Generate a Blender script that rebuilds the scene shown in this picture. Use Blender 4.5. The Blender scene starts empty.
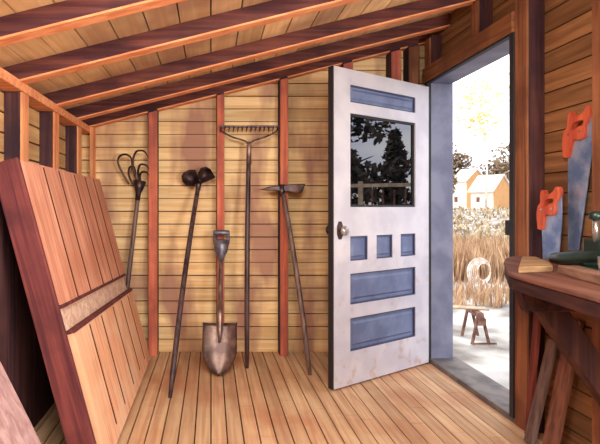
import bpy, bmesh, math, random
from mathutils import Vector, Matrix
random.seed(7)
S = bpy.context.scene
C = S.collection
PI = math.pi

# ------------------------------------------------------------ camera, sky, lights, exposure
cam_d = bpy.data.cameras.new('camera'); cam = bpy.data.objects.new('camera', cam_d); C.objects.link(cam)
S.camera = cam
cam.location = (0, 0, 1.13); cam.rotation_euler = (PI/2, 0, 0)
cam_d.sensor_width = 36; cam_d.lens = 36*480/600
cam_d.shift_x = (300-211)/600; cam_d.shift_y = -(222-207)/600
cam_d.clip_start = 0.02; cam_d.clip_end = 500

S.view_settings.view_transform = 'Standard'; S.view_settings.look = 'None'
S.view_settings.gamma = 1; S.view_settings.use_curve_mapping = False
S.view_settings.exposure = 0.0

w = bpy.data.worlds.new('world'); S.world = w; w.use_nodes = True
nt = w.node_tree; nt.nodes.clear()
wo = nt.nodes.new('ShaderNodeOutputWorld'); bg = nt.nodes.new('ShaderNodeBackground')
tc = nt.nodes.new('ShaderNodeTexCoord'); mp = nt.nodes.new('ShaderNodeMapping'); mp.inputs['Scale'].default_value = (2, 2, 9)
nz = nt.nodes.new('ShaderNodeTexNoise'); nz.inputs['Scale'].default_value = 1.6; nz.inputs['Detail'].default_value = 5
cr = nt.nodes.new('ShaderNodeValToRGB')
cr.color_ramp.elements[0].position = .35; cr.color_ramp.elements[0].color = (.62, .68, .86, 1)
cr.color_ramp.elements[1].position = .62; cr.color_ramp.elements[1].color = (1, .97, .93, 1)
nt.links.new(tc.outputs['Generated'], mp.inputs[0]); nt.links.new(mp.outputs[0], nz.inputs[0])
nt.links.new(nz.outputs[0], cr.inputs[0]); nt.links.new(cr.outputs[0], bg.inputs[0]); nt.links.new(bg.outputs[0], wo.inputs[0])
bg.inputs[1].default_value = 2.6

sd = bpy.data.lights.new('sun', 'SUN'); sun = bpy.data.objects.new('sun', sd); C.objects.link(sun)
sd.energy = 3.0; sd.angle = math.radians(1.5); sd.color = (1, .93, .82)
sun.rotation_euler = Vector((.62, .5, -.85)).to_track_quat('-Z', 'Y').to_euler()

ad = bpy.data.lights.new('added_top_light', 'AREA'); al = bpy.data.objects.new('added_top_light', ad); C.objects.link(al)  # added fill light under the roof; no skylight is known
ad.shape = 'RECTANGLE'; ad.size = .9; ad.size_y = .8; ad.energy = 90; ad.color = (1, .94, .85)
al.location = (.0, .55, 2.0)
al.rotation_euler = Vector((.02, .75, -.62)).to_track_quat('-Z', 'Y').to_euler()

# sampling portal in the doorway (adds no light of its own)
ad2 = bpy.data.lights.new('doorway_portal', 'AREA'); al2 = bpy.data.objects.new('doorway_portal', ad2); C.objects.link(al2)
ad2.shape = 'RECTANGLE'; ad2.size = .96; ad2.size_y = 2.0; ad2.cycles.is_portal = True
al2.location = (1.78, 3.01, 1.03); al2.rotation_euler = Vector((-1, 0, 0)).to_track_quat('-Z', 'Y').to_euler()

# added side fill light beside the camera; no window is known there
ad3 = bpy.data.lights.new('added_side_light', 'AREA'); al3 = bpy.data.objects.new('added_side_light', ad3); C.objects.link(al3)
ad3.shape = 'RECTANGLE'; ad3.size = 1.1; ad3.size_y = .8; ad3.energy = 104; ad3.color = (1, .94, .85)
al3.location = (1.5, -.1, 1.25); al3.rotation_euler = Vector((-1, .95, .10)).to_track_quat('-Z', 'Y').to_euler()

# ------------------------------------------------------------ materials
def srgb(r, g, b):
    f = lambda v: (v/255/12.92) if v/255 <= .04045 else ((v/255+.055)/1.055)**2.4
    return (f(r), f(g), f(b), 1)

def N(nt, t, **kw):
    n = nt.nodes.new(t)
    for k, v in kw.items(): setattr(n, k, v)
    return n

def wood(name, ca, cb, axis='z', board=None, stain=None, stain_amt=.5, rough=.75, gscale=1.0, dirt_scale=1.6, lo=.44, hi=.66, stretch=None, var=.3, bump=.25):
    """grained wood: ca/cb grain colours, axis = grain direction, board=(axis, width, offset) gives each board its own tone"""
    m = bpy.data.materials.new(name); m.use_nodes = True; nt = m.node_tree; L = nt.links.new
    b = nt.nodes['Principled BSDF']; b.inputs['Roughness'].default_value = rough
    b.inputs['Specular IOR Level'].default_value = .25
    tc = N(nt, 'ShaderNodeTexCoord'); mp = N(nt, 'ShaderNodeMapping')
    sc = [34, 34, 34]; sc['xyz'.index(axis)] = 1.6
    mp.inputs['Scale'].default_value = [v*gscale for v in sc]
    L(tc.outputs['Object'], mp.inputs[0])
    nz = N(nt, 'ShaderNodeTexNoise'); nz.inputs['Scale'].default_value = 1; nz.inputs['Detail'].default_value = 4
    nz.inputs['Distortion'].default_value = .6
    L(mp.outputs[0], nz.inputs[0])
    cr = N(nt, 'ShaderNodeValToRGB'); cr.color_ramp.elements[0].position = .36; cr.color_ramp.elements[1].position = .64
    cr.color_ramp.elements[0].color = cb; cr.color_ramp.elements[1].color = ca
    L(nz.outputs[0], cr.inputs[0]); out = cr.outputs[0]
    if board:
        ax, wd, off = board
        sx = N(nt, 'ShaderNodeSeparateXYZ'); L(tc.outputs['Object'], sx.inputs[0])
        a = N(nt, 'ShaderNodeMath', operation='ADD'); a.inputs[1].default_value = off; L(sx.outputs['XYZ'.index(ax.upper())], a.inputs[0])
        d = N(nt, 'ShaderNodeMath', operation='DIVIDE'); d.inputs[1].default_value = wd; L(a.outputs[0], d.inputs[0])
        f = N(nt, 'ShaderNodeMath', operation='FLOOR'); L(d.outputs[0], f.inputs[0])
        wn = N(nt, 'ShaderNodeTexWhiteNoise', noise_dimensions='1D'); L(f.outputs[0], wn.inputs['W'])
        mr = N(nt, 'ShaderNodeMapRange'); mr.inputs['To Min'].default_value = 1-var; mr.inputs['To Max'].default_value = 1+var*.5
        L(wn.outputs['Value'], mr.inputs[0])
        hs = N(nt, 'ShaderNodeHueSaturation'); L(mr.outputs[0], hs.inputs['Value']); L(out, hs.inputs['Color']); out = hs.outputs[0]
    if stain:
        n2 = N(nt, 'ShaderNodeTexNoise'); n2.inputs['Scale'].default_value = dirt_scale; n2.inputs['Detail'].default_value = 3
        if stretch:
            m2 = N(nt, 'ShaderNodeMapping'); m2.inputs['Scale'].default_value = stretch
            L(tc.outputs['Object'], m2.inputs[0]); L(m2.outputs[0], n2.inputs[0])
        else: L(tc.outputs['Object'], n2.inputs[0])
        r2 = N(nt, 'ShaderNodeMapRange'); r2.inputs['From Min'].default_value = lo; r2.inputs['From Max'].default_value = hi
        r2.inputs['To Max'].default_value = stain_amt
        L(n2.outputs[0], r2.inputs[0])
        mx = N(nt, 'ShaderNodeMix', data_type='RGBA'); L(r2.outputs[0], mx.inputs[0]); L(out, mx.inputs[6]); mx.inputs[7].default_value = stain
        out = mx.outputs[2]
    L(out, b.inputs['Base Color'])
    bp = N(nt, 'ShaderNodeBump'); bp.inputs['Strength'].default_value = bump; bp.inputs['Distance'].default_value = .004
    L(nz.outputs[0], bp.inputs['Height']); L(bp.outputs[0], b.inputs['Normal'])
    return m

def plain(name, ca, cb=None, rough=.5, metal=0, scale=8, lo=.4, hi=.6, bump=0, spec=.5):
    m = bpy.data.materials.new(name); m.use_nodes = True; nt = m.node_tree; L = nt.links.new
    b = nt.nodes['Principled BSDF']; b.inputs['Roughness'].default_value = rough; b.inputs['Metallic'].default_value = metal
    b.inputs['Specular IOR Level'].default_value = spec
    b.inputs['Base Color'].default_value = ca
    if cb:
        tc = N(nt, 'ShaderNodeTexCoord'); nz = N(nt, 'ShaderNodeTexNoise'); nz.inputs['Scale'].default_value = scale; nz.inputs['Detail'].default_value = 5
        L(tc.outputs['Object'], nz.inputs[0])
        cr = N(nt, 'ShaderNodeValToRGB'); cr.color_ramp.elements[0].position = lo; cr.color_ramp.elements[1].position = hi
        cr.color_ramp.elements[0].color = ca; cr.color_ramp.elements[1].color = cb
        L(nz.outputs[0], cr.inputs[0]); L(cr.outputs[0], b.inputs['Base Color'])
        if bump:
            bp = N(nt, 'ShaderNodeBump'); bp.inputs['Strength'].default_value = bump; bp.inputs['Distance'].default_value = .01
            L(nz.outputs[0], bp.inputs['Height']); L(bp.outputs[0], b.inputs['Normal'])
    return m

PURP = srgb(112, 80, 78)
M = {}
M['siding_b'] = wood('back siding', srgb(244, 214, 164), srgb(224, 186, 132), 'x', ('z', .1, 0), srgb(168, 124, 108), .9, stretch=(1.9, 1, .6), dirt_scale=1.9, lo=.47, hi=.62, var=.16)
M['siding_l'] = wood('left siding', srgb(240, 198, 138), srgb(220, 170, 110), 'y', ('z', .1, 0), srgb(150, 110, 85), .6)
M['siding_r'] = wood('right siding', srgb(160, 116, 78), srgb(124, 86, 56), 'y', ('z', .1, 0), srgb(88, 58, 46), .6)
M['gap'] = plain('dark backing boards', srgb(84, 52, 38), rough=.9, spec=.1)
M['roof'] = wood('roof boards', srgb(246, 212, 162), srgb(228, 186, 134), 'y', ('x', .15, 0), srgb(160, 120, 104), .7, dirt_scale=2.2)
M['rafter'] = wood('rafter wood', srgb(126, 76, 68), srgb(78, 44, 50), 'x', None, srgb(60, 36, 44), .8, dirt_scale=3)  # shade of the rafter sides is put into this dark colour
M['shade_v'] = wood('dark wood for shade', srgb(96, 60, 58), srgb(58, 36, 44), 'z', None, srgb(44, 30, 40), .8, dirt_scale=3)  # shade of the stud sides is put into this dark colour
M['raw'] = wood('orange wood', srgb(246, 174, 126), srgb(222, 136, 92), 'x', None)
M['stud_red'] = wood('red stud', srgb(216, 126, 96), srgb(176, 92, 76), 'z', None, srgb(130, 72, 70), .6, dirt_scale=4)
M['stud_raw'] = wood('orange stud', srgb(246, 176, 124), srgb(222, 138, 92), 'z', None, srgb(180, 110, 84), .4, dirt_scale=4)
M['stud_dark'] = wood('brown frame timber', srgb(158, 104, 72), srgb(114, 72, 50), 'z', None, srgb(90, 54, 42), .6, dirt_scale=4)
M['header'] = wood('header timber', srgb(150, 98, 62), srgb(108, 68, 44), 'y', None, srgb(80, 50, 38), .6, dirt_scale=4)
M['floor'] = wood('floor boards', srgb(220, 188, 150), srgb(194, 154, 120), 'y', ('x', .08, 0), srgb(176, 116, 84), .6, dirt_scale=2.2, var=.2)
M['panel'] = wood('panel planks', srgb(226, 164, 136), srgb(190, 128, 106), 'z', None, srgb(176, 110, 84), .55, dirt_scale=3)
M['panel_low'] = wood('lower planks', srgb(232, 176, 140), srgb(206, 146, 112), 'z', None, srgb(230, 196, 165), .6, dirt_scale=4)
M['panel_side'] = wood('dark red side board', srgb(122, 62, 60), srgb(84, 40, 46), 'z', None, srgb(70, 34, 40), .6, dirt_scale=5)
M['panel_grey'] = wood('dusty strip', srgb(226, 200, 180), srgb(196, 158, 138), 'y', None, srgb(190, 140, 116), .5, dirt_scale=9)
M['pink'] = wood('pinkish board', srgb(178, 148, 146), srgb(146, 112, 114), 'z', None, srgb(118, 84, 96), .6, dirt_scale=3, bump=.05)
M['door'] = plain('lavender white paint', srgb(210, 209, 220), srgb(194, 193, 208), rough=.45, scale=5)
def door_paint():
    m = M['door']; nt = m.node_tree; L = nt.links.new; b = nt.nodes['Principled BSDF']
    src = b.inputs['Base Color'].links[0].from_socket
    tc = N(nt, 'ShaderNodeTexCoord'); nz = N(nt, 'ShaderNodeTexNoise'); nz.inputs['Scale'].default_value = 14; nz.inputs['Detail'].default_value = 3
    L(tc.outputs['Object'], nz.inputs[0])
    r = N(nt, 'ShaderNodeMapRange'); r.inputs['From Min'].default_value = .56; r.inputs['From Max'].default_value = .68; r.inputs['To Max'].default_value = .45
    L(nz.outputs[0], r.inputs[0])
    sx = N(nt, 'ShaderNodeSeparateXYZ'); L(tc.outputs['Object'], sx.inputs[0])
    r3 = N(nt, 'ShaderNodeMapRange'); r3.inputs['From Min'].default_value = 1.2; r3.inputs['From Max'].default_value = .1
    L(sx.outputs[2], r3.inputs[0])
    mu = N(nt, 'ShaderNodeMath', operation='MULTIPLY'); L(r.outputs[0], mu.inputs[0]); L(r3.outputs[0], mu.inputs[1])
    mx = N(nt, 'ShaderNodeMix', data_type='RGBA'); L(mu.outputs[0], mx.inputs[0]); L(src, mx.inputs[6]); mx.inputs[7].default_value = srgb(186, 142, 110)
    L(mx.outputs[2], b.inputs['Base Color'])
door_paint()
M['door_blue'] = plain('slate blue paint', srgb(110, 124, 162), srgb(90, 102, 142), rough=.45, scale=6)
M['bead'] = plain('dark blue bead paint', srgb(62, 66, 100), rough=.5)
M['jamb'] = plain('blue grey paint', srgb(130, 136, 162), srgb(106, 112, 140), rough=.55, scale=5)
M['black'] = plain('black weatherstrip', srgb(34, 32, 38), rough=.6)
M['sill'] = plain('weathered grey sill', srgb(124, 116, 112), srgb(88, 82, 84), rough=.7, scale=7)
M['iron'] = plain('dark iron', srgb(56, 44, 50), srgb(100, 78, 74), rough=.42, metal=.6, scale=20)
M['steel'] = plain('worn steel', srgb(120, 98, 96), srgb(176, 152, 142), rough=.4, metal=.6, scale=9)
M['grip'] = plain('painted grey iron', srgb(84, 84, 104), srgb(128, 124, 136), rough=.4, metal=.4, scale=20)
M['handle'] = wood('dark handle wood', srgb(88, 70, 72), srgb(46, 34, 40), 'z', None, rough=.35)
M['handle_w'] = wood('greyed handle wood', srgb(128, 106, 98), srgb(74, 56, 58), 'z', None, rough=.4)
M['sawblade'] = plain('blue steel blade', srgb(112, 136, 182), srgb(170, 186, 214), rough=.3, metal=.5, scale=9)
M['sawhandle'] = wood('orange saw handle', srgb(222, 112, 74), srgb(184, 78, 56), 'z', None, rough=.4)
M['bench'] = wood('bench top', srgb(150, 106, 90), srgb(108, 72, 64), 'y', ('x', .16, 0), srgb(120, 70, 58), .5, dirt_scale=5)
M['bench_edge'] = wood('bench under frame', srgb(70, 40, 38), srgb(42, 24, 28), 'y', None)
M['brace'] = wood('reddish brown brace', srgb(86, 52, 46), srgb(54, 32, 34), 'z', None, srgb(60, 32, 36), .5, dirt_scale=5)
M['pale'] = wood('pale offcut', srgb(180, 150, 112), srgb(146, 114, 84), 'x', None)
M['greyboard'] = wood('grey board', srgb(118, 96, 90), srgb(80, 62, 62), 'z', None)
M['greyboard_l'] = wood('grey brown lath', srgb(150, 118, 100), srgb(108, 82, 74), 'y', None)
M['redboard'] = wood('red board', srgb(136, 68, 56), srgb(90, 42, 42), 'z', None)
M['brownboard'] = wood('brown board', srgb(134, 90, 72), srgb(92, 58, 50), 'z', None)
M['vise'] = plain('dark green casting', srgb(24, 44, 42), srgb(40, 66, 58), rough=.3, metal=.2, scale=14)
M['chrome'] = plain('bright screw steel', srgb(190, 196, 196), rough=.2, metal=.9)
M['brass'] = plain('tarnished knob plate', srgb(150, 140, 140), srgb(196, 190, 188), rough=.35, metal=.5, scale=30)
M['ground'] = plain('pale ground', srgb(184, 180, 174), srgb(116, 110, 106), rough=.95, scale=1.1, lo=.42, hi=.64, bump=.4, spec=.05)
M['grass'] = plain('tan dry grass', srgb(196, 164, 132), srgb(158, 124, 96), rough=.9, scale=2.5, spec=.05)
M['grass_d'] = plain('olive weeds', srgb(184, 164, 132), srgb(140, 120, 92), rough=.9, scale=2.5, spec=.05)
M['leaf'] = plain('olive foliage', srgb(150, 128, 102), srgb(112, 94, 74), rough=.9, scale=1.5, spec=.05)
M['leaf_dark'] = plain('dark evergreen foliage', srgb(64, 62, 60), srgb(100, 90, 80), rough=.9, scale=1.5, spec=.05)
M['leaf_pale'] = plain('pale yellow foliage', srgb(240, 226, 168), srgb(230, 200, 140), rough=.9, scale=1.5, spec=.05)
M['bark'] = plain('bark', srgb(96, 74, 60), srgb(70, 52, 46), rough=.9, scale=6, spec=.05)
M['pale_bark'] = plain('pale birch bark', srgb(236, 228, 212), srgb(206, 190, 168), rough=.9, scale=6, spec=.05)
M['whitewall'] = wood('whitewashed boards', srgb(236, 224, 208), srgb(222, 206, 184), 'z', None, rough=.9)
M['tanwall'] = wood('tan boards', srgb(214, 166, 116), srgb(190, 140, 92), 'z', None, rough=.9)
M['whiteroof'] = plain('pale roofing', srgb(236, 230, 220), srgb(222, 210, 194), rough=.9, scale=.6, spec=.05)
M['fence'] = plain('pale rail wood', srgb(206, 184, 156), srgb(170, 148, 126), rough=.9, scale=5, spec=.05)
M['grey_tw'] = plain('grey weathered wood', srgb(128, 96, 84), srgb(92, 66, 60), rough=.9, scale=8, spec=.05)
M['coil'] = plain('whitish coil', srgb(236, 228, 220), srgb(196, 170, 150), rough=.7, scale=8)

def glass():
    m = bpy.data.materials.new('door glass'); m.use_nodes = True; nt = m.node_tree; L = nt.links.new
    nt.nodes.clear()
    o = N(nt, 'ShaderNodeOutputMaterial'); mx = N(nt, 'ShaderNodeMixShader')
    g = N(nt, 'ShaderNodeBsdfGlossy'); g.inputs['Roughness'].default_value = .015; g.inputs['Color'].default_value = (.9, .9, .97, 1)
    t = N(nt, 'ShaderNodeBsdfTransparent'); t.inputs['Color'].default_value = (.1, .09, .12, 1)
    fr = N(nt, 'ShaderNodeFresnel'); fr.inputs['IOR'].default_value = 2.3
    L(fr.outputs[0], mx.inputs[0]); L(t.outputs[0], mx.inputs[1]); L(g.outputs[0], mx.inputs[2]); L(mx.outputs[0], o.inputs[0])
    return m
M['glass'] = glass()

# ------------------------------------------------------------ mesh helpers
def box(bm, x0, x1, y0, y1, z0, z1, mat=None):
    vs = [bm.verts.new((x, y, z)) for z in (z0, z1) for y in (y0, y1) for x in (x0, x1)]
    if mat:
        for v in vs: v.co = mat @ v.co
    for f in ((0, 2, 3, 1), (4, 5, 7, 6), (0, 1, 5, 4), (2, 6, 7, 3), (0, 4, 6, 2), (1, 3, 7, 5)):
        bm.faces.new([vs[i] for i in f])
    return vs

def frame_of(p0, p1, up=(0, 0, 1)):
    p0 = Vector(p0); p1 = Vector(p1); z = (p1-p0).normalized(); u = Vector(up)
    x = u.cross(z)
    if x.length < 1e-5: x = Vector((1, 0, 0))
    x.normalize(); y = z.cross(x)
    m = Matrix((x, y, z)).transposed().to_4x4(); m.translation = p0
    return m, (p1-p0).length

def beam(bm, p0, p1, wx, wy, up=(0, 1, 0)):
    """bar from p0 to p1, wx across, wy along 'up'"""
    m, l = frame_of(p0, p1, up)
    box(bm, -wx/2, wx/2, -wy/2, wy/2, 0, l, m)

def tube(bm, pts, r, seg=12, close=True):
    pts = [Vector(p) for p in pts]; n = len(pts)
    rs = r if isinstance(r, (list, tuple)) else [r]*n
    prev = None; rings = []
    for i, p in enumerate(pts):
        t = (pts[min(i+1, n-1)]-pts[max(i-1, 0)]).normalized()
        if prev is None:
            a = Vector((0, 0, 1)) if abs(t.z) < .9 else Vector((0, 1, 0))
            x = a.cross(t).normalized()
        else:
            x = (prev - t*prev.dot(t)).normalized()
        prev = x; y = t.cross(x)
        rings.append([bm.verts.new(p + (x*math.cos(2*PI*k/seg)+y*math.sin(2*PI*k/seg))*rs[i]) for k in range(seg)])
    for a, b in zip(rings, rings[1:]):
        for k in range(seg):
            f = bm.faces.new((a[k], a[(k+1) % seg], b[(k+1) % seg], b[k])); f.smooth = True
    if close:
        bm.faces.new(rings[0][::-1]); bm.faces.new(rings[-1])

def prism(bm, poly, vec):
    a = [bm.verts.new(p) for p in poly]; b = [bm.verts.new(Vector(p)+Vector(vec)) for p in poly]
    n = len(a)
    bm.faces.new(a[::-1]); bm.faces.new(b)
    for i in range(n): bm.faces.new((a[i], a[(i+1) % n], b[(i+1) % n], b[i]))

def obj(name, bm, mat, parent=None, bevel=0, loc=None):
    bmesh.ops.recalc_face_normals(bm, faces=bm.faces)
    me = bpy.data.meshes.new(name); bm.to_mesh(me); bm.free(); me.materials.append(mat)
    o = bpy.data.objects.new(name, me); C.objects.link(o)
    if loc: o.location = loc
    if parent: o.parent = parent
    if bevel:
        md = o.modifiers.new('b', 'BEVEL'); md.width = bevel; md.segments = 2; md.limit_method = 'ANGLE'
    return o
def new(): return bmesh.new()
def struct(o): o['kind'] = 'structure'; return o
def thing(name, label, cat, loc=(0, 0, 0), group=None):
    o = bpy.data.objects.new(name, None); o.empty_display_size = .1; C.objects.link(o); o.location = loc
    return tag(o, label, cat, group)
def tag(o, label, cat, group=None):
    o['label'] = label; o['category'] = cat
    if group: o['group'] = group
    return o
def bez(pts, n=10):
    """Catmull-Rom through points"""
    P = [Vector(p) for p in pts]; out = []
    for i in range(len(P)-1):
        p0 = P[max(i-1, 0)]; p1 = P[i]; p2 = P[i+1]; p3 = P[min(i+2, len(P)-1)]
        for k in range(n):
            t = k/n
            out.append(.5*((2*p1)+(-p0+p2)*t+(2*p0-5*p1+4*p2-p3)*t*t+(-p0+3*p1-3*p2+p3)*t**3))
    out.append(P[-1]); return out

# ------------------------------------------------------------ the setting
LX, RX, BY, FY = -.93, 1.58, 3.75, -1.5       # stud faces left/right, back boards, wall behind the camera
def zr(x): return 1.75 + .25*(x-LX)             # underside of the rafters
RD = .08                                          # rafter depth

# floor boards
bm = new(); box(bm, -1.1, 1.75, FY, 3.85, -.09, -.02); fl_back = None
fb = obj('floor', bm, M['gap']); struct(fb)
bm = new(); x = -1.04; rnd = random.Random(3)
while x < 1.66:
    y = FY - rnd.random()*.8
    while y < 3.78:
        l = rnd.uniform(.7, 1.5); y1 = min(y+l, 3.76)
        dz = rnd.uniform(-.0015, .0)
        box(bm, x+.0035, min(x+.0765, 1.66), max(y, FY), y1-.004, -.02, dz)
        y += l
    x += .08
obj('floorboards', bm, M['floor'], fb)

# back wall: siding with gaps
def siding_poly(bm, lo, hi, mk, zt):
    pass
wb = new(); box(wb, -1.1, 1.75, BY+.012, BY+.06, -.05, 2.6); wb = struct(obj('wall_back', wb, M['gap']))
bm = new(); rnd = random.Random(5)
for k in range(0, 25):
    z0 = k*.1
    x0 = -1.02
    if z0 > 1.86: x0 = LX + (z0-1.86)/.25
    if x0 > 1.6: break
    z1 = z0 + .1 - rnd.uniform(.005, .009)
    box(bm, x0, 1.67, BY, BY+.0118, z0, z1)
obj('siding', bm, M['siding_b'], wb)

def back_stud(x0, x1, mat=M['stud_red'], y0=3.65):  # dark body paints the shaded sides, paler strip the lit front
    bm = new(); zt = zr(x0)-.002
    vs = box(bm, x0, x1, y0, BY-.001, 0, zt)
    for v in vs:
        if v.co.z > .5: v.co.z = zr(v.co.x)-.002
    st = obj('stud', bm, M['shade_v'], wb, .002)
    bm = new(); vs = box(bm, x0+.004, x1+.002, y0-.014, y0-.0005, 0, 1.5)
    for v in vs:
        if v.co.z > .5: v.co.z = zr(v.co.x)-.02
    obj('lit_face', bm, mat, st, .002)
for x0, x1 in ((-.479, -.408), (.042, .100), (.522, .583), (1.0, 1.075), (1.365, 1.44)):
    back_stud(x0, x1)
back_stud(1.50, 1.578, M['stud_dark'])
bm = new(); box(bm, -.925, -.90, 3.66, BY-.001, 0, 1.74); obj('corner_stud', bm, M['stud_raw'], wb, .002)

# left wall
wl = new(); box(wl, -1.08, -1.04, FY, 3.85, -.05, 1.95); wl = struct(obj('wall_left', wl, M['gap']))
bm = new()
for k in range(0, 19):
    box(bm, -1.04, -1.02, FY, 3.77, k*.1, min(k*.1+.09, 1.83))
obj('siding', bm, M['siding_l'], wl)
for y0 in (1.86-1, 1.36, 1.86, 2.362, 2.85, 3.36):  # each stud coloured dark for its shaded side, pale for its lit face
    bm = new(); box(bm, -1.02, LX-.012, y0, y0+.09, 0, 1.698); st = obj('stud', bm, M['shade_v'], wl, .002)
    bm = new(); box(bm, LX-.0115, LX, y0+.004, y0+.092, 0, 1.698); obj('lit_face', bm, M['stud_raw'], st, .002)
bm = new(); box(bm, -1.02, LX+.004, FY, 3.75, 1.70, 1.748); obj('top_plate', bm, M['raw'], wl, .003)

# right wall, built round the doorway (y 2.53 .. 3.49, z 0 .. 2.03)
DY0, DY1, DZ = 2.53, 3.49, 2.03
wr = new()
box(wr, 1.69, 1.73, FY, DY0-.04, -.9, 2.6); box(wr, 1.69, 1.73, DY1+.04, 3.85, -.9, 2.6)
box(wr, 1.69, 1.73, DY0-.04, DY1+.04, DZ+.04, 2.6); box(wr, 1.69, 1.73, DY0-.04, DY1+.04, -.9, -.1)
wr = struct(obj('wall_right', wr, M['gap']))
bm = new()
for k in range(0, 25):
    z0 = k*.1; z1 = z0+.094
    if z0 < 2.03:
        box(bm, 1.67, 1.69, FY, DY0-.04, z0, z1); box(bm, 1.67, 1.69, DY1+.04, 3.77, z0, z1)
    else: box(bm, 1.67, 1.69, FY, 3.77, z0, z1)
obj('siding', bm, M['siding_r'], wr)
for y0, y1, z0, mat in ((.9, .99, 0, 'stud_dark'), (1.4, 1.49, 0, 'stud_dark'), (1.90, 1.99, 0, 'stud_dark'), (2.40, 2.495, 0, 'stud_dark'),
                        (2.84, 2.92, 2.15, 'stud_dark'), (3.47, 3.55, 2.15, 'stud_dark')):
    bm = new(); box(bm, RX+.0125, 1.669, y0, y1, z0, zr(RX)-.004); st = obj('stud', bm, M['shade_v'], wr, .002)  # dark body paints the shaded side, browner strip the lit face
    bm = new(); box(bm, RX, RX+.012, y0+.002, y1+.002, z0, zr(RX)-.022); obj('lit_face', bm, M[mat], st, .002)
bm = new(); box(bm, 1.565, 1.668, 2.50, 3.56, DZ+.012, 2.15); obj('header', bm, M['header'], wr, .004)

# front wall behind the camera
wf = new(); box(wf, -1.1, 1.75, FY-.05, FY, -.05, 2.6); wf = struct(obj('wall_front', wf, M['siding_l']))

# ceiling: sloping roof boards over rafters
bm = new(); x = -1.14
vs = box(bm, -1.3, 1.95, FY-.2, 4.0, 0, .03)
for v in vs: v.co.z += zr(v.co.x) + RD + .03
cl = struct(obj('ceiling', bm, M['gap']))
bm = new(); x = -1.05
while x < 1.70:
    vs = box(bm, x+.003, min(x+.146, 1.72), FY, BY+.05, 0, .028)
    for v in vs: v.co.z += zr(v.co.x) + RD
    x += .15
obj('roof_boards', bm, M['roof'], cl)
def rafter(y0, wd=.062, x0=-1.02, x1=1.66):  # dark body paints shade, pale strip paints light on the underside
    bm = new(); vs = box(bm, x0, x1, y0, y0+wd, 0, 1)
    for v in vs: v.co.z = zr(v.co.x) + (RD if v.co.z > .5 else .0015)
    r = obj('rafter', bm, M['rafter'], cl, .003)
    bm = new(); vs = box(bm, x0, x1, y0-.004, y0+wd+.004, 0, 1)
    for v in vs: v.co.z = zr(v.co.x) + (.001 if v.co.z > .5 else -.009)
    obj('edge_strip', bm, M['raw'], r, .002)['label'] = 'pale orange strip painting the light along the underside of the rafter'
    return r
for y0 in (.9, 1.4, 1.84, 2.335, 2.89, 3.335, 3.67): rafter(y0)

# doorway trim
bm = new(); box(bm, 1.60, 1.76, DY1, DY1+.035, 0, DZ); j = struct(obj('trim_1', bm, M['jamb'], None, .003))
bm = new(); box(bm, 1.60, 1.76, DY0-.035, DY0, 0, DZ); j = struct(obj('trim_2', bm, M['jamb'], None, .003))
bm = new(); box(bm, 1.735, 1.75, DY0, DY0+.012, .03, DZ-.01); obj('door_stop', bm, M['black'], j)
bm = new(); box(bm, -.012, .012, -.004, .036, -.04, .04); kp = obj('lock_keeper', bm, M['black'], j, .002, (1.586, DY0+.005, 1.02)); kp['label'] = 'black iron lock keeper on the near jamb'
bm = new(); box(bm, 1.60, 1.76, DY0-.035, DY1+.035, DZ, DZ+.035); struct(obj('trim_3', bm, M['jamb'], None, .003))
for i, b in enumerate(((1.572, 1.60, DY1, DY1+.035, .03, DZ), (1.572, 1.60, DY0-.033, DY0, .03, DZ), (1.572, 1.60, DY0-.033, DY1+.035, DZ, DZ+.012))):
    bm = new(); box(bm, *b); struct(obj('trim_%d' % (4+i), bm, M['black']))
bm = new(); box(bm, 1.585, 1.80, DY0-.035, DY1+.035, -.06, .03); struct(obj('trim_7', bm, M['sill'], None, .006))

# unseen frame added round the top fill light, no roof opening
sk = new()
for b in ((-.55, -.47, .1, 1.0), (.47, .55, .1, 1.0), (-.47, .47, .1, .18), (-.47, .47, .92, 1.0)):
    vs = box(sk, b[0], b[1], b[2], b[3], -.05, 0)
    for v in vs: v.co.z += zr(v.co.x)+RD
obj('added_top_frame', sk, M['raw'], cl)

# unseen window-like frame added round the side fill light
wn_ = new()
for b in ((-.72, -.66, .80, 1.70), (.46, .52, .80, 1.70), (-.66, .46, .80, .86), (-.66, .46, 1.64, 1.70)): box(wn_, 1.61, 1.668, *b)
struct(obj('added_side_frame', wn_, M['stud_dark'], None, .003))

# ------------------------------------------------------------ the door (swung 57 degrees into the room)
U = Vector((-.8425, -.538, 0)).normalized(); V = Vector((-U.y*-1, 0, 0)); V = Vector((.538, -.8425, 0)).normalized()
dm = Matrix((U, V, Vector((0, 0, 1)))).transposed().to_4x4(); dm.translation = Vector((1.572, 3.485, 0))
DW, DH, DT = .985, 1.995, .042
door = bpy.data.objects.new('door_1', None); C.objects.link(door); door.matrix_world = dm; struct(door)
# local: x = along door from hinge, y = towards outside face (the face seen), z up; outside face at y = DT/2
SL, SR = .172, .84
def dbox(bm, x0, x1, z0, z1, y0=-DT/2, y1=DT/2): box(bm, x0, x1, y0, y1, z0, z1)
bm = new()
dbox(bm, .018, SL, .012, DH); dbox(bm, SR, DW, .012, DH)
for z0, z1 in ((.012, .22), (.43, .515), (.71, .79), (.945, 1.13), (1.72, 1.79), (1.90, DH)): dbox(bm, SL, SR, z0, z1)
pw = (SR-SL-2*.085)/3
px_ = [SL, SL+pw, SL+pw+.085, SL+2*pw+.085, SL+2*pw+.17, SR]
dbox(bm, px_[1], px_[2], .79, .945); dbox(bm, px_[3], px_[4], .79, .945)
fr = obj('door_frame', bm, M['door'], door)
bm = new(); dbox(bm, 0, .0175, .012, DH); obj('edge_strip', bm, M['black'], door)['label'] = 'black strip on the hinge edge'
bm = new(); dbox(bm, DW+.0005, DW+.010, .012, DH, -.018, .019); obj('edge_strip', bm, M['black'], door)['label'] = 'black strip on the latch edge'
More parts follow.
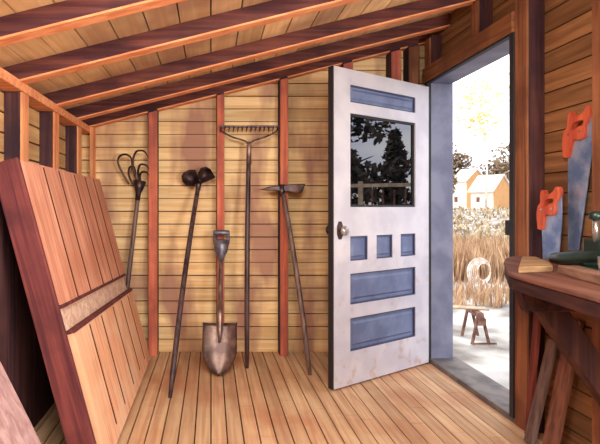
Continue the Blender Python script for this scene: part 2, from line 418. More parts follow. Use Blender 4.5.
def dpanel(x0, x1, z0, z1, raised=True, lab=None):
    bm = new()
    dbox(bm, x0, x1, z0, z1, -.008, .004)
    m = .03 if x1-x0 > .2 else .02
    if z1-z0 < .12: m = .022
    for s in (1, -1):
        yb, yt = (.004, .013) if s > 0 else (-.008, -.016)
        a = [(x0+m, z0+m), (x1-m, z0+m), (x1-m, z1-m), (x0+m, z1-m)]
        c = [(x0+m+.012, z0+m+.012), (x1-m-.012, z0+m+.012), (x1-m-.012, z1-m-.012), (x0+m+.012, z1-m-.012)]
        va = [bm.verts.new((p[0], yb, p[1])) for p in a]; vc = [bm.verts.new((p[0], yt, p[1])) for p in c]
        bm.faces.new(vc)
        for i in range(4): bm.faces.new((va[i], va[(i+1) % 4], vc[(i+1) % 4], vc[i]))
    o = obj('door_panel', bm, M['door_blue'], door)
    b2 = new(); t = .008
    for b in ((x0, x0+t, z0, z1), (x1-t, x1, z0, z1), (x0+t, x1-t, z0, z0+t), (x0+t, x1-t, z1-t, z1)): dbox(b2, b[0], b[1], b[2], b[3], .0042, .016)
    obj('panel_bead', b2, M['bead'], o)['label'] = 'dark blue bead round the panel'
    o['label'] = lab or 'slate blue recessed panel'
dpanel(SL, SR, 1.79, 1.90); dpanel(SL, SR, .515, .71); dpanel(SL, SR, .22, .43)
for i in (0, 2, 4): dpanel(px_[i], px_[i+1], .79, .945)
# glazing bead and glass
bm = new(); t = .014
for b in ((SL, SL+t, 1.13, 1.72), (SR-t, SR, 1.13, 1.72), (SL+t, SR-t, 1.13, 1.13+t), (SL+t, SR-t, 1.72-t, 1.72)):
    dbox(bm, b[0], b[1], b[2], b[3], .002, .012)
obj('glazing_bead', bm, M['black'], door)
bm = new(); dbox(bm, SL+.001, SR-.001, 1.131, 1.719, -.002, .002); g = obj('glass_pane', bm, M['glass'], door); g['label'] = 'dark glass pane reflecting trees and a fence'
# knob plate and knobs
kx, kz = .935, .985
bm = new(); pl = [(kx+math.cos(PI/8+k*PI/4)*.028, DT/2, kz+math.sin(PI/8+k*PI/4)*.06) for k in range(8)]
prism(bm, pl, (0, .005, 0)); obj('knob_plate', bm, M['iron'], door)
def knob(s, mat):
    bm = new(); y0 = s*DT/2
    tube(bm, [(kx, y0+s*v, kz) for v in (0, .022, .024, .034, .046, .056, .060)], [.009, .009, .018, .029, .031, .022, .006], 16)
    obj('door_knob', bm, mat, door)
knob(1, M['brass']); knob(-1, M['iron'])
for z in (.25, 1.0, 1.75):
    bm = new(); tube(bm, [(-.001, -DT/2-.004, z-.045), (-.001, -DT/2-.004, z+.045)], .007, 8); obj('hinge', bm, M['iron'], door)

# ------------------------------------------------------------ leaning double-leaf panel on the left
pn = thing('plank_panel', 'large pinkish plank panel with a deep dark red side board leaning on the left wall', 'wooden panel', (-.44, 2.01, 0))
T = Vector((-.36, 0, 1.33)).normalized(); NN = Vector((T.z, 0, -T.x))   # T up the slope, NN out of the face
pmx = Matrix((Vector((0, 1, 0)), -NN, T)).transposed().to_4x4()        # x = along wall, y = into the thickness, z = up slope
PL = 1.375; PW = 1.44; TH = .115
def pobj(name, bm, mat, bevel=.003, lab=None, z=0):
    o = obj(name, bm, mat, pn, bevel); o.matrix_local = pmx
    if lab: o['label'] = lab
    return o
Z0 = .04
xs = [0.03, .27, .50, .78, 1.02, 1.24, 1.44]
for a, b in zip(xs, xs[1:]):
    bm = new(); vs = box(bm, a+.005, b-.005, .0, .022, .725, PL)
    for v in vs:
        if v.co.z < 1: v.co.z += -.065*(v.co.x/1.44)
    pobj('upper_plank', bm, M['panel'], 0)
bm = new(); vs = box(bm, .03, PW-.01, .016, .03, .55, .74)
for v in vs: v.co.z += -.065*(v.co.x/1.44)
pobj('recessed_strip', bm, M['panel_grey'], 0, 'dusty greyish strip between the two leaves')
for a, b in zip(xs, xs[1:]):
    bm = new(); vs = box(bm, a+.005, b-.005, -.018, .022, Z0, .615)
    for v in vs:
        if v.co.z > .3: v.co.z += -.065*(v.co.x/1.44)
    pobj('lower_plank', bm, M['panel_low'], 0)
for x in xs[1:-1]:
    bm = new(); vs = box(bm, x-.009, x+.006, -.0015, .012, .727, PL-.01)
    for v in vs:
        if v.co.z < 1: v.co.z += -.065*(v.co.x/1.44)
    pobj('dark_seam', bm, M['gap'], 0)
    bm = new(); vs = box(bm, x-.009, x+.006, -.0195, -.005, Z0+.06, .60)
    for v in vs:
        if v.co.z > .3: v.co.z += -.065*(v.co.x/1.44)
    pobj('dark_seam', bm, M['gap'], 0)
for za, yb in ((.727, -.004), (.612, -.022)):  # dark bars draw the shadow lines along the leaf edges
    bm = new(); vs = box(bm, .03, PW-.01, yb, .014, za, za+.016)
    for v in vs: v.co.z += -.065*(v.co.x/1.44)
    pobj('shadow_lip', bm, M['panel_side'], 0)
bm = new(); box(bm, .03, PW-.028, .031, .04, Z0+.03, PL-.03); pobj('backing_board', bm, M['gap'], 0)
bm = new(); box(bm, -.025, .0, .0, TH, Z0, PL+.01); pobj('side_board', bm, M['panel_side'], .004, 'dark red side board')
bm = new(); box(bm, .004, .026, .012, TH-.02, Z0, PL-.02); pobj('inner_rail', bm, M['panel_side'])
bm = new(); box(bm, PW-.025, PW, .024, TH, Z0, PL); pobj('side_board', bm, M['panel_side'], .004)
bm = new(); box(bm, .026, PW-.026, .024, TH, PL-.03, PL); pobj('end_board', bm, M['panel_side'], .003)
bm = new(); box(bm, .026, PW-.026, .024, TH, Z0, Z0+.03); pobj('end_board', bm, M['panel_side'], .003)

bm = new(); beam(bm, (0, 0, .0), (.0, 0, 1.27), .022, 1.62, (0, 1, 0))  # dark sheet added where only shade lies behind the panel
o = obj('shade_sheet', bm, M['shade_v'], None, .003, (-.915, 2.42, .0)); tag(o, 'dark sheet added for the shade between the big panel and left wall', 'board')

# pinkish board in the near left corner
pb = new()
v = Vector((-.36, 0, .72)).normalized(); nn = Vector((v.z, 0, -v.x))
p0 = Vector((-.395, 1.05, .0))
for i in range(3):
    a = p0 + Vector((0, i*.185, 0)); vec = Vector((0, .183, 0))
    prism(pb, [a, a+v*1.08, a+v*1.08-nn*.03, a-nn*.03], vec)
o = obj('leaning_board', pb, M['pink'], None, .003); tag(o, 'pale pinkish plank leaning at the lower left corner, in front of the large panel', 'board')

# ------------------------------------------------------------ tools along the back wall
def handle_between(name, a, b, r, parent, mat, wob=.0, loc=Vector((0, 0, 0))):
    bm = new(); a = Vector(a); b = Vector(b); pts = []; rs = []
    for i in range(13):
        t = i/12; p = a.lerp(b, t); p.x += wob*math.sin(PI*t); pts.append(p-loc); rs.append(r*(1.0+.12*math.sin(PI*t)))
    rs[0] = r*.7
    tube(bm, pts, rs, 12); return obj(name, bm, mat, parent)

# cultivator
c = Vector((-.682, 3.56, 0)); cu = thing('garden_cultivator', 'long-handled hand cultivator with curved iron tines, leftmost tool on the back wall', 'garden tool', c)
top = Vector((-.558, 3.69, 1.24))
handle_between('handle', c, top, .0155, cu, M['handle_w'], 0, c)
bm = new(); d = (top-c).normalized()
tube(bm, [top-c-d*.06, top-c+d*.0, top-c+d*.03, top-c+d*.09], [.018, .021, .034, .052], 12); obj('socket', bm, M['iron'], cu)
hb = top - c + d*.07
def P2(px, py, Y): return Vector(((px-211)/480*Y, Y, 1.13-(py-207)/480*Y))
tines = [
    [(129, 184, 3.67), (122, 172, 3.66), (118, 162, 3.65), (120, 156, 3.64), (126, 154.5, 3.61), (131, 158, 3.58), (132, 166, 3.56), (131, 172, 3.55)],
    [(133, 184, 3.67), (129, 176, 3.65), (129, 169, 3.62), (132, 166, 3.59), (135, 169, 3.56), (136, 180, 3.55)],
    [(138, 184, 3.67), (134, 172, 3.66), (133, 160, 3.65), (136, 152, 3.63), (141, 150.5, 3.60), (145, 152, 3.58), (148, 157, 3.57)],
    [(140, 184, 3.67), (138, 172, 3.65), (140, 165, 3.62), (144, 164.5, 3.59), (147, 166, 3.57), (149, 169, 3.56)],
    [(141, 184, 3.67), (140, 176, 3.64), (142, 172, 3.60), (146, 172, 3.58), (149, 175, 3.56)]]
for tn in tines:
    pts = bez([P2(*p)-c for p in tn], 6); n = len(pts)
    bm = new(); tube(bm, pts, [.0085*(1-.55*(i/n)**3) for i in range(n)], 8); obj('tine', bm, M['iron'], cu)

# grubbing hoe with two blades
c = Vector((-.243, 2.84, 0)); h = thing('grubbing_hoe', 'long dark handled hoe with two rounded dark blades leaning between the first two studs', 'garden tool', c)
top = Vector((-.088, 3.66, 1.345)); handle_between('handle', c, top, .0165, h, M['handle'], -.012, c)
bm = new(); d = (top-c).normalized(); tube(bm, [top-c-d*.10, top-c-d*.02, top-c+d*.03], [.019, .022, .024], 12); obj('socket', bm, M['iron'], h)
def shell(bm, outline, cx, cz, Y, bulge, th):
    """cupped blade: outline in (x,z), dished away from the viewer"""
    rings = []
    for f in (1.0, .72, .4):
        rings.append([bm.verts.new((cx+(x-cx)*f, Y+bulge*(1-f*f), cz+(z-cz)*f)) for x, z in outline])
    mid = bm.verts.new((cx, Y+bulge, cz)); n = len(outline)
    for a, b in zip(rings, rings[1:]):
        for i in range(n): f = bm.faces.new((a[i], a[(i+1) % n], b[(i+1) % n], b[i])); f.smooth = True
    for i in range(n): f = bm.faces.new((rings[-1][i], rings[-1][(i+1) % n], mid)); f.smooth = True
    g = bmesh.ops.solidify(bm, geom=bm.faces[:], thickness=th)
def pxz(px, py, Y): return ((px-211)/480*Y, 1.13-(py-207)/480*Y)
lo = [pxz(*p, 3.66) for p in ((195.5, 170), (190, 170), (184, 172.5), (181.5, 176.5), (183, 182), (186.5, 186), (194, 186), (197.5, 183), (198, 176))]
bm = new(); shell(bm, [(x-c.x, z) for x, z in lo], -.158-c.x, 1.35, 3.63-c.y, .03, .006); obj('blade', bm, M['iron'], h)
ro = [pxz(*p, 3.66) for p in ((198, 174), (201, 168.5), (206, 167), (210.5, 169.5), (215.5, 178), (208, 181.5), (200, 184.5), (196.5, 181))]
bm = new(); shell(bm, [(x-c.x, z) for x, z in ro], -.045-c.x, 1.37, 3.61-c.y, .045, .006); obj('blade', bm, M['iron'], h)

# spade
c = Vector((.0535, 3.205, 0)); sp = thing('garden_spade', 'round-pointed spade with a D grip and broad worn blade standing against the second stud', 'shovel', c)
top = Vector((.078, 3.585, .945)); d = (top-c).normalized(); sx = Vector((1, 0, 0)); sn = d.cross(sx).normalized()  # sn faces the room
if sn.y > 0: sn = -sn
bm = new(); H = .345; rows = 14; cols = 12; grid = []
for i in range(rows+1):
    t = i/rows
    if t < .45: wd = .118*math.sqrt(max(0, 1-(1-t/.45)**2*1.0)) * (.78+.22*t/.45)
    else: wd = .118
    wd = max(wd, .004); row = []
    for k in range(cols+1):
        s = -1+2*k/cols; dish = .028*(s*s) + .01*(1-t)
        ridge = .012*math.exp(-(s/.18)**2)*t
        row.append(bm.verts.new(d*(H*t+.0)+sx*(s*wd)+sn*(dish+ridge)))
    grid.append(row)
for i in range(rows):
    for k in range(cols):
        f = bm.faces.new((grid[i][k], grid[i][k+1], grid[i+1][k+1], grid[i+1][k])); f.smooth = True
bmesh.ops.solidify(bm, geom=bm.faces[:], thickness=.003); obj('blade', bm, M['steel'], sp)
bm = new(); ps = [d*H*.995+sx*(s*.118)+sn*(.028*s*s) for s in (-1, -.6, -.25)]; tube(bm, ps, .0065, 8); obj('foot_tread', bm, M['iron'], sp); bm = new()
ps = [d*H*.995+sx*(s*.118)+sn*(.028*s*s) for s in (.25, .6, 1)]; tube(bm, ps, .0065, 8); obj('foot_tread', bm, M['iron'], sp)
L_ = (top-c).length
bm = new(); tube(bm, [d*v+sn*.012 for v in (H*.62, H*.85, H+.05, H+.16)], [.008, .018, .021, .018], 12); obj('socket', bm, M['steel'], sp)
bm = new(); tube(bm, [d*v+sn*.012 for v in (H+.1, L_*.6, L_-.19)], .0165, 12); obj('shaft', bm, M['handle_w'], sp)
# D grip: yoke body with an opening and a cross bar
bm = new()
tube(bm, [d*v+sn*.012 for v in (L_-.225, L_-.19, L_-.16, L_-.12, L_-.078)], [.018, .030, .045, .054, .057], 16)
for s in (-1, 1): tube(bm, [d*(L_-.10)+sx*s*.042+sn*.012, d*(L_-.06)+sx*s*.05+sn*.012, d*(L_-.02)+sx*s*.05+sn*.012], [.017, .014, .013], 10)
o = obj('grip_yoke', bm, M['grip'], sp); o.scale = (1, 1, 1)
bm = new(); tube(bm, [d*(L_-.012)+sx*v+sn*.012 for v in (-.062, -.055, 0, .055, .062)], [.012, .02, .021, .02, .012], 12); obj('grip_bar', bm, M['grip'], sp)

# bow rake
c = Vector((.253, 3.37, 0)); rk = thing('bow_rake', 'steel bow rake standing head up between the second and third studs', 'rake', c)
top = Vector((.285, 3.60, 1.59)); handle_between('handle', c, top, .0165, rk, M['handle'], -.006, c)
bm = new(); d = (top-c).normalized(); tube(bm, [top-c-d*.14, top-c, top-c+d*.03], [.0195, .018, .010], 12); obj('ferrule', bm, M['steel'], rk)
Yk = 3.615; y_ = Yk-c.y
bm = new()
for s in (-1, 1):
    tube(bm, bez([(.285-c.x, y_-.01, 1.59), (.285-c.x+s*.03, y_-.01, 1.625), (.285-c.x+s*.13, y_, 1.66), (.289-c.x+s*.205, y_, 1.703), (.289-c.x+s*.213, y_, 1.728)], 6), .0065, 8)
obj('bow', bm, M['iron'], rk)
bm = new(); box(bm, .068-c.x, .511-c.x, y_-.008, y_+.006, 1.726, 1.744); obj('rake_bar', bm, M['iron'], rk, .002)
for k in range(14):
    x = .078+k*(.424/13)-c.x
    bm = new(); tube(bm, [(x, y_-.004, 1.731), (x-.004, y_-.03, 1.725), (x-.01, y_-.05, 1.705), (x-.012, y_-.055, 1.683)], [.007, .0065, .005, .002], 6); obj('tooth', bm, M['iron'], rk)

# mattock
c = Vector((.666, 3.23, 0)); mt = thing('mattock', 'mattock with a long flat dark head, rightmost of the tools, leaning on the third stud', 'garden tool', c)
top = Vector((.533, 3.585, 1.262)); handle_between('handle', c, top+ (top-c).normalized()*.02, .017, mt, M['handle_w'], .012, c)
Ym = 3.585-c.y
def pm(px, py): x, z = pxz(px, py, 3.585); return (x-c.x, z)
bm = new(); 
pts = [pm(259, 189.6), pm(268, 187), pm(276, 186), pm(283, 185.5), pm(289, 184.5), pm(298, 184), pm(305, 183.8), pm(303, 189.5), pm(301, 193), pm(292, 192.5), pm(283, 191.5), pm(274, 190.8), pm(266, 190.6)]
prism(bm, [(x, Ym-.022, z) for x, z in pts], (0, .044, 0)); obj('mattock_head', bm, M['iron'], mt, .006)
bm = new(); x, z = pm(281.5, 188.5); tube(bm, [(x, Ym-.012, z-.05), (x, Ym, z-.02), (x, Ym, z+.03)], [.024, .03, .028], 12); obj('eye', bm, M['iron'], mt)

# ------------------------------------------------------------ workbench on the right
wbn = thing('workbench', 'reddish workbench with an angled front edge along the right wall beside the doorway', 'workbench', (1.4, 1.6, 0))
o0 = Vector((1.4, 1.6, 0))
BZ = .885
poly = [(1.562, 2.42), (1.53, 2.42), (1.42, 2.31), (1.31, 2.15), (1.125, 1.82), (1.10, 1.75), (1.05, 1.30), (1.0, .85), (1.562, .85)]
bm = new(); prism(bm, [(x-o0.x, y-o0.y, BZ-.016) for x, y in poly], (0, 0, .016)); obj('bench_top', bm, M['bench'], wbn, .004)
bm = new(); prism(bm, [(x-o0.x+(.004 if x < 1.5 else 0), y-o0.y, BZ-.06) for x, y in poly], (0, 0, .0435)); obj('under_slab', bm, M['bench_edge'], wbn, .004)
bm = new(); box(bm, 1.17-o0.x, 1.562-o0.x, 1.741-o0.y, 1.79-o0.y, BZ-.135, BZ-.061); obj('cross_rail', bm, M['bench_edge'], wbn, .003)
bm = new(); beam(bm, Vector((1.465, 2.33, BZ-.062))-o0, Vector((1.565, 2.37, .62))-o0, .035, .06); obj('brace', bm, M['brace'], wbn, .003)
bm = new(); beam(bm, Vector((1.235, 1.79, BZ-.10))-o0, Vector((1.60, 1.79, .27))-o0, .09, .06); obj('brace', bm, M['brace'], wbn, .004)
bm = new(); beam(bm, Vector((1.12, .95, BZ-.10))-o0, Vector((1.56, .95, .25))-o0, .09, .06); obj('brace', bm, M['brace'], wbn, .004)

# things on the bench
bm = new(); prism(bm, [(-.17, -.17, 0), (-.02, -.14, 0), (.07, .02, 0), (.14, .19, 0), (.09, .21, 0)], (0, 0, .024))
o = obj('wood_offcut', bm, M['pale'], None, .004, (1.31, 1.95, BZ)); tag(o, 'pale wedge shaped wood offcut on the far end of the bench', 'wood offcut')
bm = new(); beam(bm, (.0, .0, .016), (-.15, -.62, .016), .07, .03, (0, 0, 1))
o = obj('bench_board', bm, M['greyboard_l'], None, .003, (1.31, 1.76, BZ)); tag(o, 'narrow grey board lying along the front of the bench below the green vise', 'board')

vz = thing('bench_vise', 'dark green iron vise with a long bar and upright steel screw on the workbench', 'vise', (1.375, 1.75, BZ))
vo = Vector((1.375, 1.75, BZ))
bm = new(); tube(bm, [Vector(p)-vo for p in ((1.408, 1.975, .918), (1.407, 1.965, .919), (1.388, 1.88, .928), (1.392, 1.72, .952), (1.40, 1.56, .972))], [.012, .023, .027, .031, .031], 16); obj('bar', bm, M['vise'], vz)
bm = new(); box(bm, -.035, .06, -.08, .04, .0, .03); box(bm, -.005, .045, -.06, .02, .03, .13); obj('vise_body', bm, M['vise'], vz, .006)
bm = new(); tube(bm, [(.0, -.035, .12), (.0, -.035, .205)], .010, 12); obj('screw', bm, M['chrome'], vz)
bm = new(); tube(bm, [(.0, -.035, .20), (.0, -.035, .205), (.0, -.035, .222), (.0, -.035, .23)], [.016, .021, .021, .012], 14); obj('cap', bm, M['vise'], vz)
bm = new(); tube(bm, [(-.03, -.095, .005), (-.03, -.095, .075)], .009, 10); obj('steel_pin', bm, M['chrome'], vz)

# saws on the right wall
def curve_shape(name, splines, thick, mat, parent, xf):
    cu = bpy.data.curves.new(name, 'CURVE'); cu.dimensions = '2D'; cu.fill_mode = 'BOTH'; cu.extrude = thick/2; cu.bevel_depth = .0015 if thick > .01 else 0
    for pts in splines:
        s = cu.splines.new('POLY'); s.points.add(len(pts)-1); s.use_cyclic_u = True
        for q, p in zip(s.points, pts): q.co = (p[0], p[1], 0, 1)
    t = bpy.data.objects.new('tmp', cu); C.objects.link(t)
    dg = bpy.context.evaluated_depsgraph_get(); me = bpy.data.meshes.new_from_object(t.evaluated_get(dg))
    bpy.data.objects.remove(t); me.transform(xf); me.name = name
    me.materials.clear(); me.materials.append(mat)
    o = bpy.data.objects.new(name, me); C.objects.link(o); o.parent = parent; return o
# 2D: a = toward the camera side (-y), b = up. map (a,b,n) -> (x=-n, y=-a, z=b)
XF = Matrix(((0, 0, -1, 0), (-1, 0, 0, 0), (0, 1, 0, 0), (0, 0, 0, 1)))
def smooth2(pts):
    return [(v.x, v.y) for v in bez([(p[0], p[1], 0) for p in pts+[pts[0]]], 4)[:-1]]
def saw(loc, lab, tilt, sc=1.0):
    s = thing('hand_saw', lab, 'saw', loc, 'hand saws on the right wall'); s.rotation_euler = (tilt, 0, 0); s.scale = (sc,)*3
    outer = smooth2([(.002, -.035), (-.004, .03), (.006, .075), (.022, .09), (.024, .12), (.030, .148), (.040, .15), (.048, .132), (.062, .126), (.09, .132), (.112, .142), (.128, .162), (.140, .156), (.142, .13), (.130, .10), (.118, .082), (.116, .045), (.098, .03), (.062, .034), (.044, .012), (.03, -.038)])
    inner = smooth2([(.038, .074), (.052, .100), (.083, .110), (.112, .108), (.108, .088), (.08, .083), (.058, .070)])
    curve_shape('saw_handle', [outer, inner], .024, M['sawhandle'], s, XF)
    blade = [(.020, .03), (.014, -.02), (.028, -.44), (.088, -.44), (.150, .0), (.152, .115), (.14, .125), (.125, .10), (.10, .04), (.05, .035)]
    curve_shape('saw_blade', [blade], .003, M['sawblade'], s, XF)
    for q in ((.03, .06), (.095, .062)):
        bm = new(); tube(bm, [(-.014, -q[0], q[1]), (.014, -q[0], q[1])], .006, 8); obj('rivet', bm, M['chrome'], s)
    return s
saw((1.645, 2.225, 1.40), 'orange handled hand saw hanging higher on the right wall, its blue blade pointing down', .03, 1.06)
s2 = saw((1.60, 2.335, 1.06), 'orange handled hand saw lower on the right wall beside the doorway timber', -.02, .98)

# boards stored under the bench
def lean(name, p, q, wd, th, mat, lab, up=(1, 0, 0)):
    bm = new(); beam(bm, (0, 0, 0), Vector(q)-Vector(p), wd, th, up); o = obj(name, bm, mat, None, .003, p); tag(o, lab, 'board', 'boards stored under the workbench'); return o
lean('stored_board', (1.505, 2.27, .014), (1.62, 2.27, .50), .055, .022, M['greyboard'], 'narrow grey board with a pale top leaning under the bench')
lean('stored_board', (1.55, 2.345, .012), (1.60, 2.345, .66), .035, .02, M['redboard'], 'thin red board leaning against the doorway timber under the bench')
lean('stored_board', (1.52, 2.16, .014), (1.65, 2.17, .62), .08, .022, M['brownboard'], 'wider brown board leaning under the bench nearest the big brace')

# ------------------------------------------------------------ outdoors
def sm(a, b, v):
    t = max(0, min(1, (v-a)/(b-a))); return t*t*(3-2*t)
def gz(x, y):
    dx, dy = x-1.7, y-3; d = math.hypot(dx, dy); a = math.degrees(math.atan2(dy, dx))
    z = -.9 + 1.85*sm(14, 62, d)
    side = sm(38, 14, a)*sm(1.5, 8, d)
    z += (1.25*side)*(1-sm(14, 62, d))
    return z
bm = new()
xs = [1.74+.0]+[1.74+120*(i/46)**2.2 for i in range(1, 47)]
ysn = [-60*(i/26)**2 for i in range(26, 0, -1)]; ysp = [170*(i/60)**2.0 for i in range(1, 61)]
ys = [v+3 for v in ysn]+[3]+[v+3 for v in ysp]
V_ = [[bm.verts.new((x, y, gz(x, y)+.03*math.sin(x*3.1+y*1.7)*math.sin(y*2.3))) for y in ys] for x in xs]
for i in range(len(xs)-1):
    for j in range(len(ys)-1):
        f = bm.faces.new((V_[i][j], V_[i+1][j], V_[i+1][j+1], V_[i][j+1])); f.smooth = True
gr = obj('ground', bm, M['ground']); struct(gr)

def blades(name, n, yr, slope, hr, mat, lab, wd=.03, seed=1, lean_=.25):
    r = random.Random(seed); bm = new()
    for _ in range(n):
        y = yr[0]*(yr[1]/yr[0])**r.random(); x = y*r.uniform(*slope); h = r.uniform(*hr); z = gz(x, y)-.05; a = r.uniform(0, PI); w_ = wd*r.uniform(.6, 1.4)
        ca, sa = math.cos(a)*w_, math.sin(a)*w_; lx = r.gauss(0, lean_)*h; ly = r.gauss(0, lean_)*h
        v = [bm.verts.new(p) for p in ((x-ca, y-sa, z), (x+ca, y+sa, z), (x+ca*.8+lx*.4, y+sa*.8+ly*.4, z+h*.6), (x+lx, y+ly, z+h), (x-ca*.8+lx*.4, y-sa*.8+ly*.4, z+h*.6))]
        bm.faces.new(v)
    o = obj(name, bm, mat); tag(o, lab, 'grass'); o['kind'] = 'stuff'; return o
blades('dry_grass', 1900, (12.8, 18.2), (.42, .7), (.7, 1.25), M['grass'], 'tall tan dry grass in the field beyond the doorway', .022, 1, .14)
blades('short_grass', 420, (9.6, 11.5), (.42, .68), (.25, .55), M['grass'], 'sparse short tan grass at the near edge of the field', .018, 4, .2)
blades('weeds', 700, (18.8, 21), (.42, .7), (.5, .9), M['grass_d'], 'band of darker olive weeds across the middle of the field', .05, 2, .35)
blades('field_stubble', 1500, (22.5, 54), (.40, .72), (.15, .5), M['grass_d'], 'low brownish stubble in the far field before the farm buildings', .09, 3, .6)

def tree(name, x, y, h, r, mat, lab, n=900, ls=.22, trunk=.35, group=None, squash=1.0, seed=1, crown=None, bark='bark', tk=.035):
    rr = random.Random(seed); z = gz(x, y)-.05
    t = thing(name, lab, 'tree', (x, y, z), group)
    bm = new(); tr = tk*h
    tube(bm, [(0, 0, -.1), (.01*h, 0, h*.3), (-.01*h, .01*h, h*.62), (0, 0, h*.9)], [tr, tr*.75, tr*.45, tr*.1], 8)
    for k in range(0 if crown == 'cone' else 7):
        a = rr.uniform(0, 2*PI); z0 = h*rr.uniform(trunk, .75); L = r*rr.uniform(.5, .85)
        tube(bm, [(0, 0, z0), (math.cos(a)*L*.5, math.sin(a)*L*.5, z0+L*.3), (math.cos(a)*L, math.sin(a)*L, z0+L*.5)], [tr*.35, tr*.22, tr*.08], 6)
    obj('trunk', bm, M[bark], t)
    bm = new(); cl_ = []
    for k in range(9):
        a = rr.uniform(0, 2*PI); q = rr.uniform(.0, .6)*r
        cz = h*(trunk+.1)+(h*(.9-trunk))*rr.random()
        if crown == 'cone': cz = h*(.12+.80*k/8); q = 0 if k > 5 else rr.uniform(0, .3)*r; rad = r*(1.0-.8*k/8)
        else: rad = r*rr.uniform(.35, .6)
        cl_.append((math.cos(a)*q, math.sin(a)*q, cz, rad))
    for _ in range(n):
        cx, cy, cz, cr_ = rr.choice(cl_)
        v = Vector((rr.gauss(0, 1), rr.gauss(0, 1), rr.gauss(0, 1))).normalized()*cr_*rr.uniform(.6, 1.05)
        p = Vector((cx+v.x, cy+v.y, cz+v.z*squash)); s = ls*rr.uniform(.6, 1.3)
        e1 = Vector((rr.gauss(0, 1), rr.gauss(0, 1), rr.gauss(0, 1))).normalized()*s; e2 = e1.orthogonal().normalized()*s*.6
        bm.faces.new([bm.verts.new(q) for q in (p-e1, p+e2, p+e1, p-e2)])
    obj('foliage', bm, mat, t); return t
G = 'trees around the farm buildings'
tree('field_tree', 38.3, 78, 5.6, 2.0, M['leaf'], 'small dark round tree with a bare trunk left of the white farm shed', 700, .3, .4, G, 1, 11)
tree('field_tree', 53, 112, 13.5, 4.2, M['leaf'], 'leftmost olive tree rising behind the farmhouse', 800, .5, .35, G, 1, 12)
tree('field_tree', 60, 118, 13.5, 4.0, M['leaf'], 'olive tree right behind the farmhouse roof', 800, .5, .35, G, 1, 13)
tree('field_tree', 59, 100, 11, 4.2, M['leaf'], 'dark olive tree behind the white farm shed', 800, .5, .3, G, 1, 14)
tree('field_tree', 67, 110, 13.5, 4.6, M['leaf'], 'rightmost olive tree beyond the white farm shed', 800, .5, .3, G, 1, 15)
tree('pale_tree', 35.5, 62, 16.5, 4.6, M['leaf_pale'], 'tall thin tree with sparse pale yellow leaves above the farm buildings', 800, .3, .5, None, 1, 16, None, 'pale_bark', .009)

def house(name, x, y, w_, dpt, hw, hr_, rot, lab, wall, gable, roof_m, windows):
    z = gz(x, y)-.1; t = thing(name, lab, 'building', (x, y, z)); t.rotation_euler = (0, 0, rot)
    bm = new(); box(bm, -w_/2, w_/2, -dpt/2, dpt/2, 0, hw); obj('walls', bm, M[wall], t)
    for s in (-1, 1):       # gable ends on +-x
        bm = new(); xx = s*w_/2; t0 = s*.06
        prism(bm, [(xx, -dpt/2, 0), (xx, dpt/2, 0), (xx, dpt/2, hw), (xx, 0, hw+hr_), (xx, -dpt/2, hw)], (t0, 0, 0)); obj('gable_wall', bm, M[gable], t)
    for s in (-1, 1):
        bm = new(); e = .35; k = hr_/(dpt/2)
        prism(bm, [(-w_/2-.3, 0, hw+hr_+.1), (-w_/2-.3, s*(dpt/2+e), hw-k*e+.1), (-w_/2-.3, s*(dpt/2+e), hw-k*e+.25), (-w_/2-.3, 0, hw+hr_+.28)], (w_+.6, 0, 0)); obj('roof', bm, M[roof_m], t)
    for a, zz, ww, hh in windows:
        bm = new(); box(bm, a-ww/2, a+ww/2, -dpt/2-.05, -dpt/2, zz, zz+hh); obj('window', bm, M['grey_tw'], t)
house('farm_shed', 40.8, 70, 3.5, 3.8, 2.7, 2.0, -1.15, 'low white shed with a pale roof and tan end wall in the far field', 'whitewall', 'tanwall', 'whiteroof', [(-.6, 1, .5, .7)])
house('farmhouse', 48.9, 91, 3.0, 5.2, 5.2, 2.0, -1.15, 'taller tan gabled farmhouse behind the white shed', 'whitewall', 'tanwall', 'whiteroof', [(-.7, 1.2, .7, 1)])

# wire coil standing in the grass
cx, cy = 6.78, 12.05; z = gz(cx, cy)
wc = new(); pts = []
for i in range(6*28+1):
    a = 2*PI*i/28; t = i/(6*28); r_ = .36-.15*t
    pts.append((-.06+.17*t+math.cos(a)*r_, .1*math.cos(a)+.06*t, .37+math.sin(a)*r_))
tube(wc, pts, .019, 6)
o = obj('wire_coil', wc, M['coil'], None, 0, (cx, cy, z+.02)); tag(o, 'whitish coil of wire standing on edge in the field grass', 'coil')

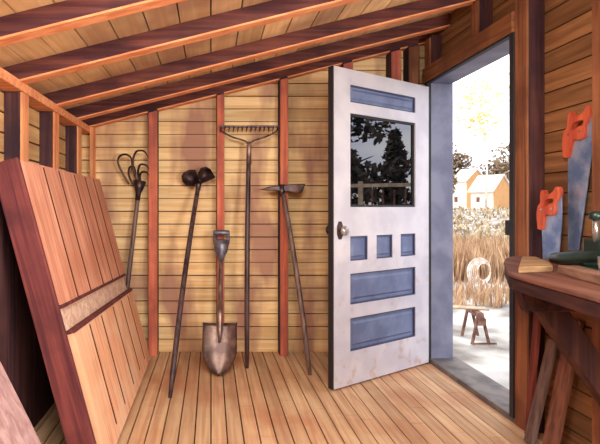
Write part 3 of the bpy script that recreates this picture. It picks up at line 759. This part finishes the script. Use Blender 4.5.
# sawhorse with poles
cx, cy = 3.86, 7.06; z = gz(cx, cy)+.01
sh = thing('sawhorse', 'small dark wooden sawhorse on the pale ground outside the doorway', 'sawhorse', (cx+.10, cy, z)); sh.scale = (.86,)*3
bm = new(); beam(bm, (-.02, -.06, .50), (.12, .62, .50), .09, .09, (0, 0, 1)); obj('top_beam', bm, M['grey_tw'], sh, .004)
for (px0, py0) in ((0, 0), (.12, .56)):
    for s in (-1, 1):
        bm = new(); beam(bm, (px0+s*.03, py0, .52), (px0+s*.145, py0-.01, 0), .04, .04); obj('leg', bm, M['grey_tw'], sh, .003)
bm = new(); beam(bm, (-.15, -.035, .02), (.26, -.03, .02), .03, .03); obj('foot_rail', bm, M['grey_tw'], sh, .002)
bm = new(); box(bm, -.06, .07, -.06, -.03, .33, .45); obj('gusset', bm, M['grey_tw'], sh, .003)
for k, (dz, dy) in enumerate(((0, 0), (.0, .09))):
    bm = new(); tube(bm, [(.16, .0+dy, .0), (-.5, .06+dy, .03), (-2.0, .1+dy, .14)], [.02, .022, .026], 8)
    o = obj('wooden_pole', bm, M['fence'], None, 0, (cx+.12, cy+.1, z+.492)); tag(o, ('pale pole resting on the sawhorse, nearer of the two', 'pale pole resting on the sawhorse, farther of the two')[k], 'pole', 'poles on the sawhorse')

# fence and trees to the right of the shed, seen as a reflection in the door glass
fx = 9.2
fe = thing('rail_fence', 'pale rail fence with thin pickets, reflected in the door glass', 'fence', (fx, 2, gz(fx, 2)))
for k in range(7):
    y = -4+k*2.0
    bm = new(); zz = gz(fx, y+0.0); 
    box(bm, -.05, .05, y-2.05, y-1.95, zz-gz(fx, 2)-.05, 1.72-gz(fx, 2)); obj('post', bm, M['fence'], fe)
for zt in (1.62, 1.0):
    bm = new(); box(bm, -.06, -.02, -8, 7, zt-.04-gz(fx, 2), zt+.04-gz(fx, 2)); obj('rail', bm, M['fence'], fe)
bm = new()
for k in range(60): y = -7.5+k*.235; box(bm, -.02, .0, y-.02, y+.02, .12, 1.52-gz(fx, 2))
pk = obj('pickets', bm, M['grey_tw'], fe)
R = 'dark trees beyond the rail fence'
tree('evergreen_tree', 13.2, 1.1, 3.7, 1.15, M['leaf_dark'], 'tallest dark tree beyond the fence, at the left of the door glass', 1500, .13, .1, R, 1, 21)
tree('evergreen_tree', 15.5, 2.3, 3.6, .9, M['leaf_dark'], 'dark pointed tree beyond the fence, middle of the door glass', 1500, .12, .05, R, 1, 22, 'cone')
tree('evergreen_tree', 15.2, 4.2, 3.3, .9, M['leaf_dark'], 'dark bushy tree beyond the fence, right in the door glass', 1400, .12, .05, R, 1, 23, 'cone')
tree('evergreen_tree', 16.5, -1.5, 4.2, 1.5, M['leaf_dark'], 'dark tree beyond the fence, farthest from the field', 1200, .14, .1, R, 1, 24)
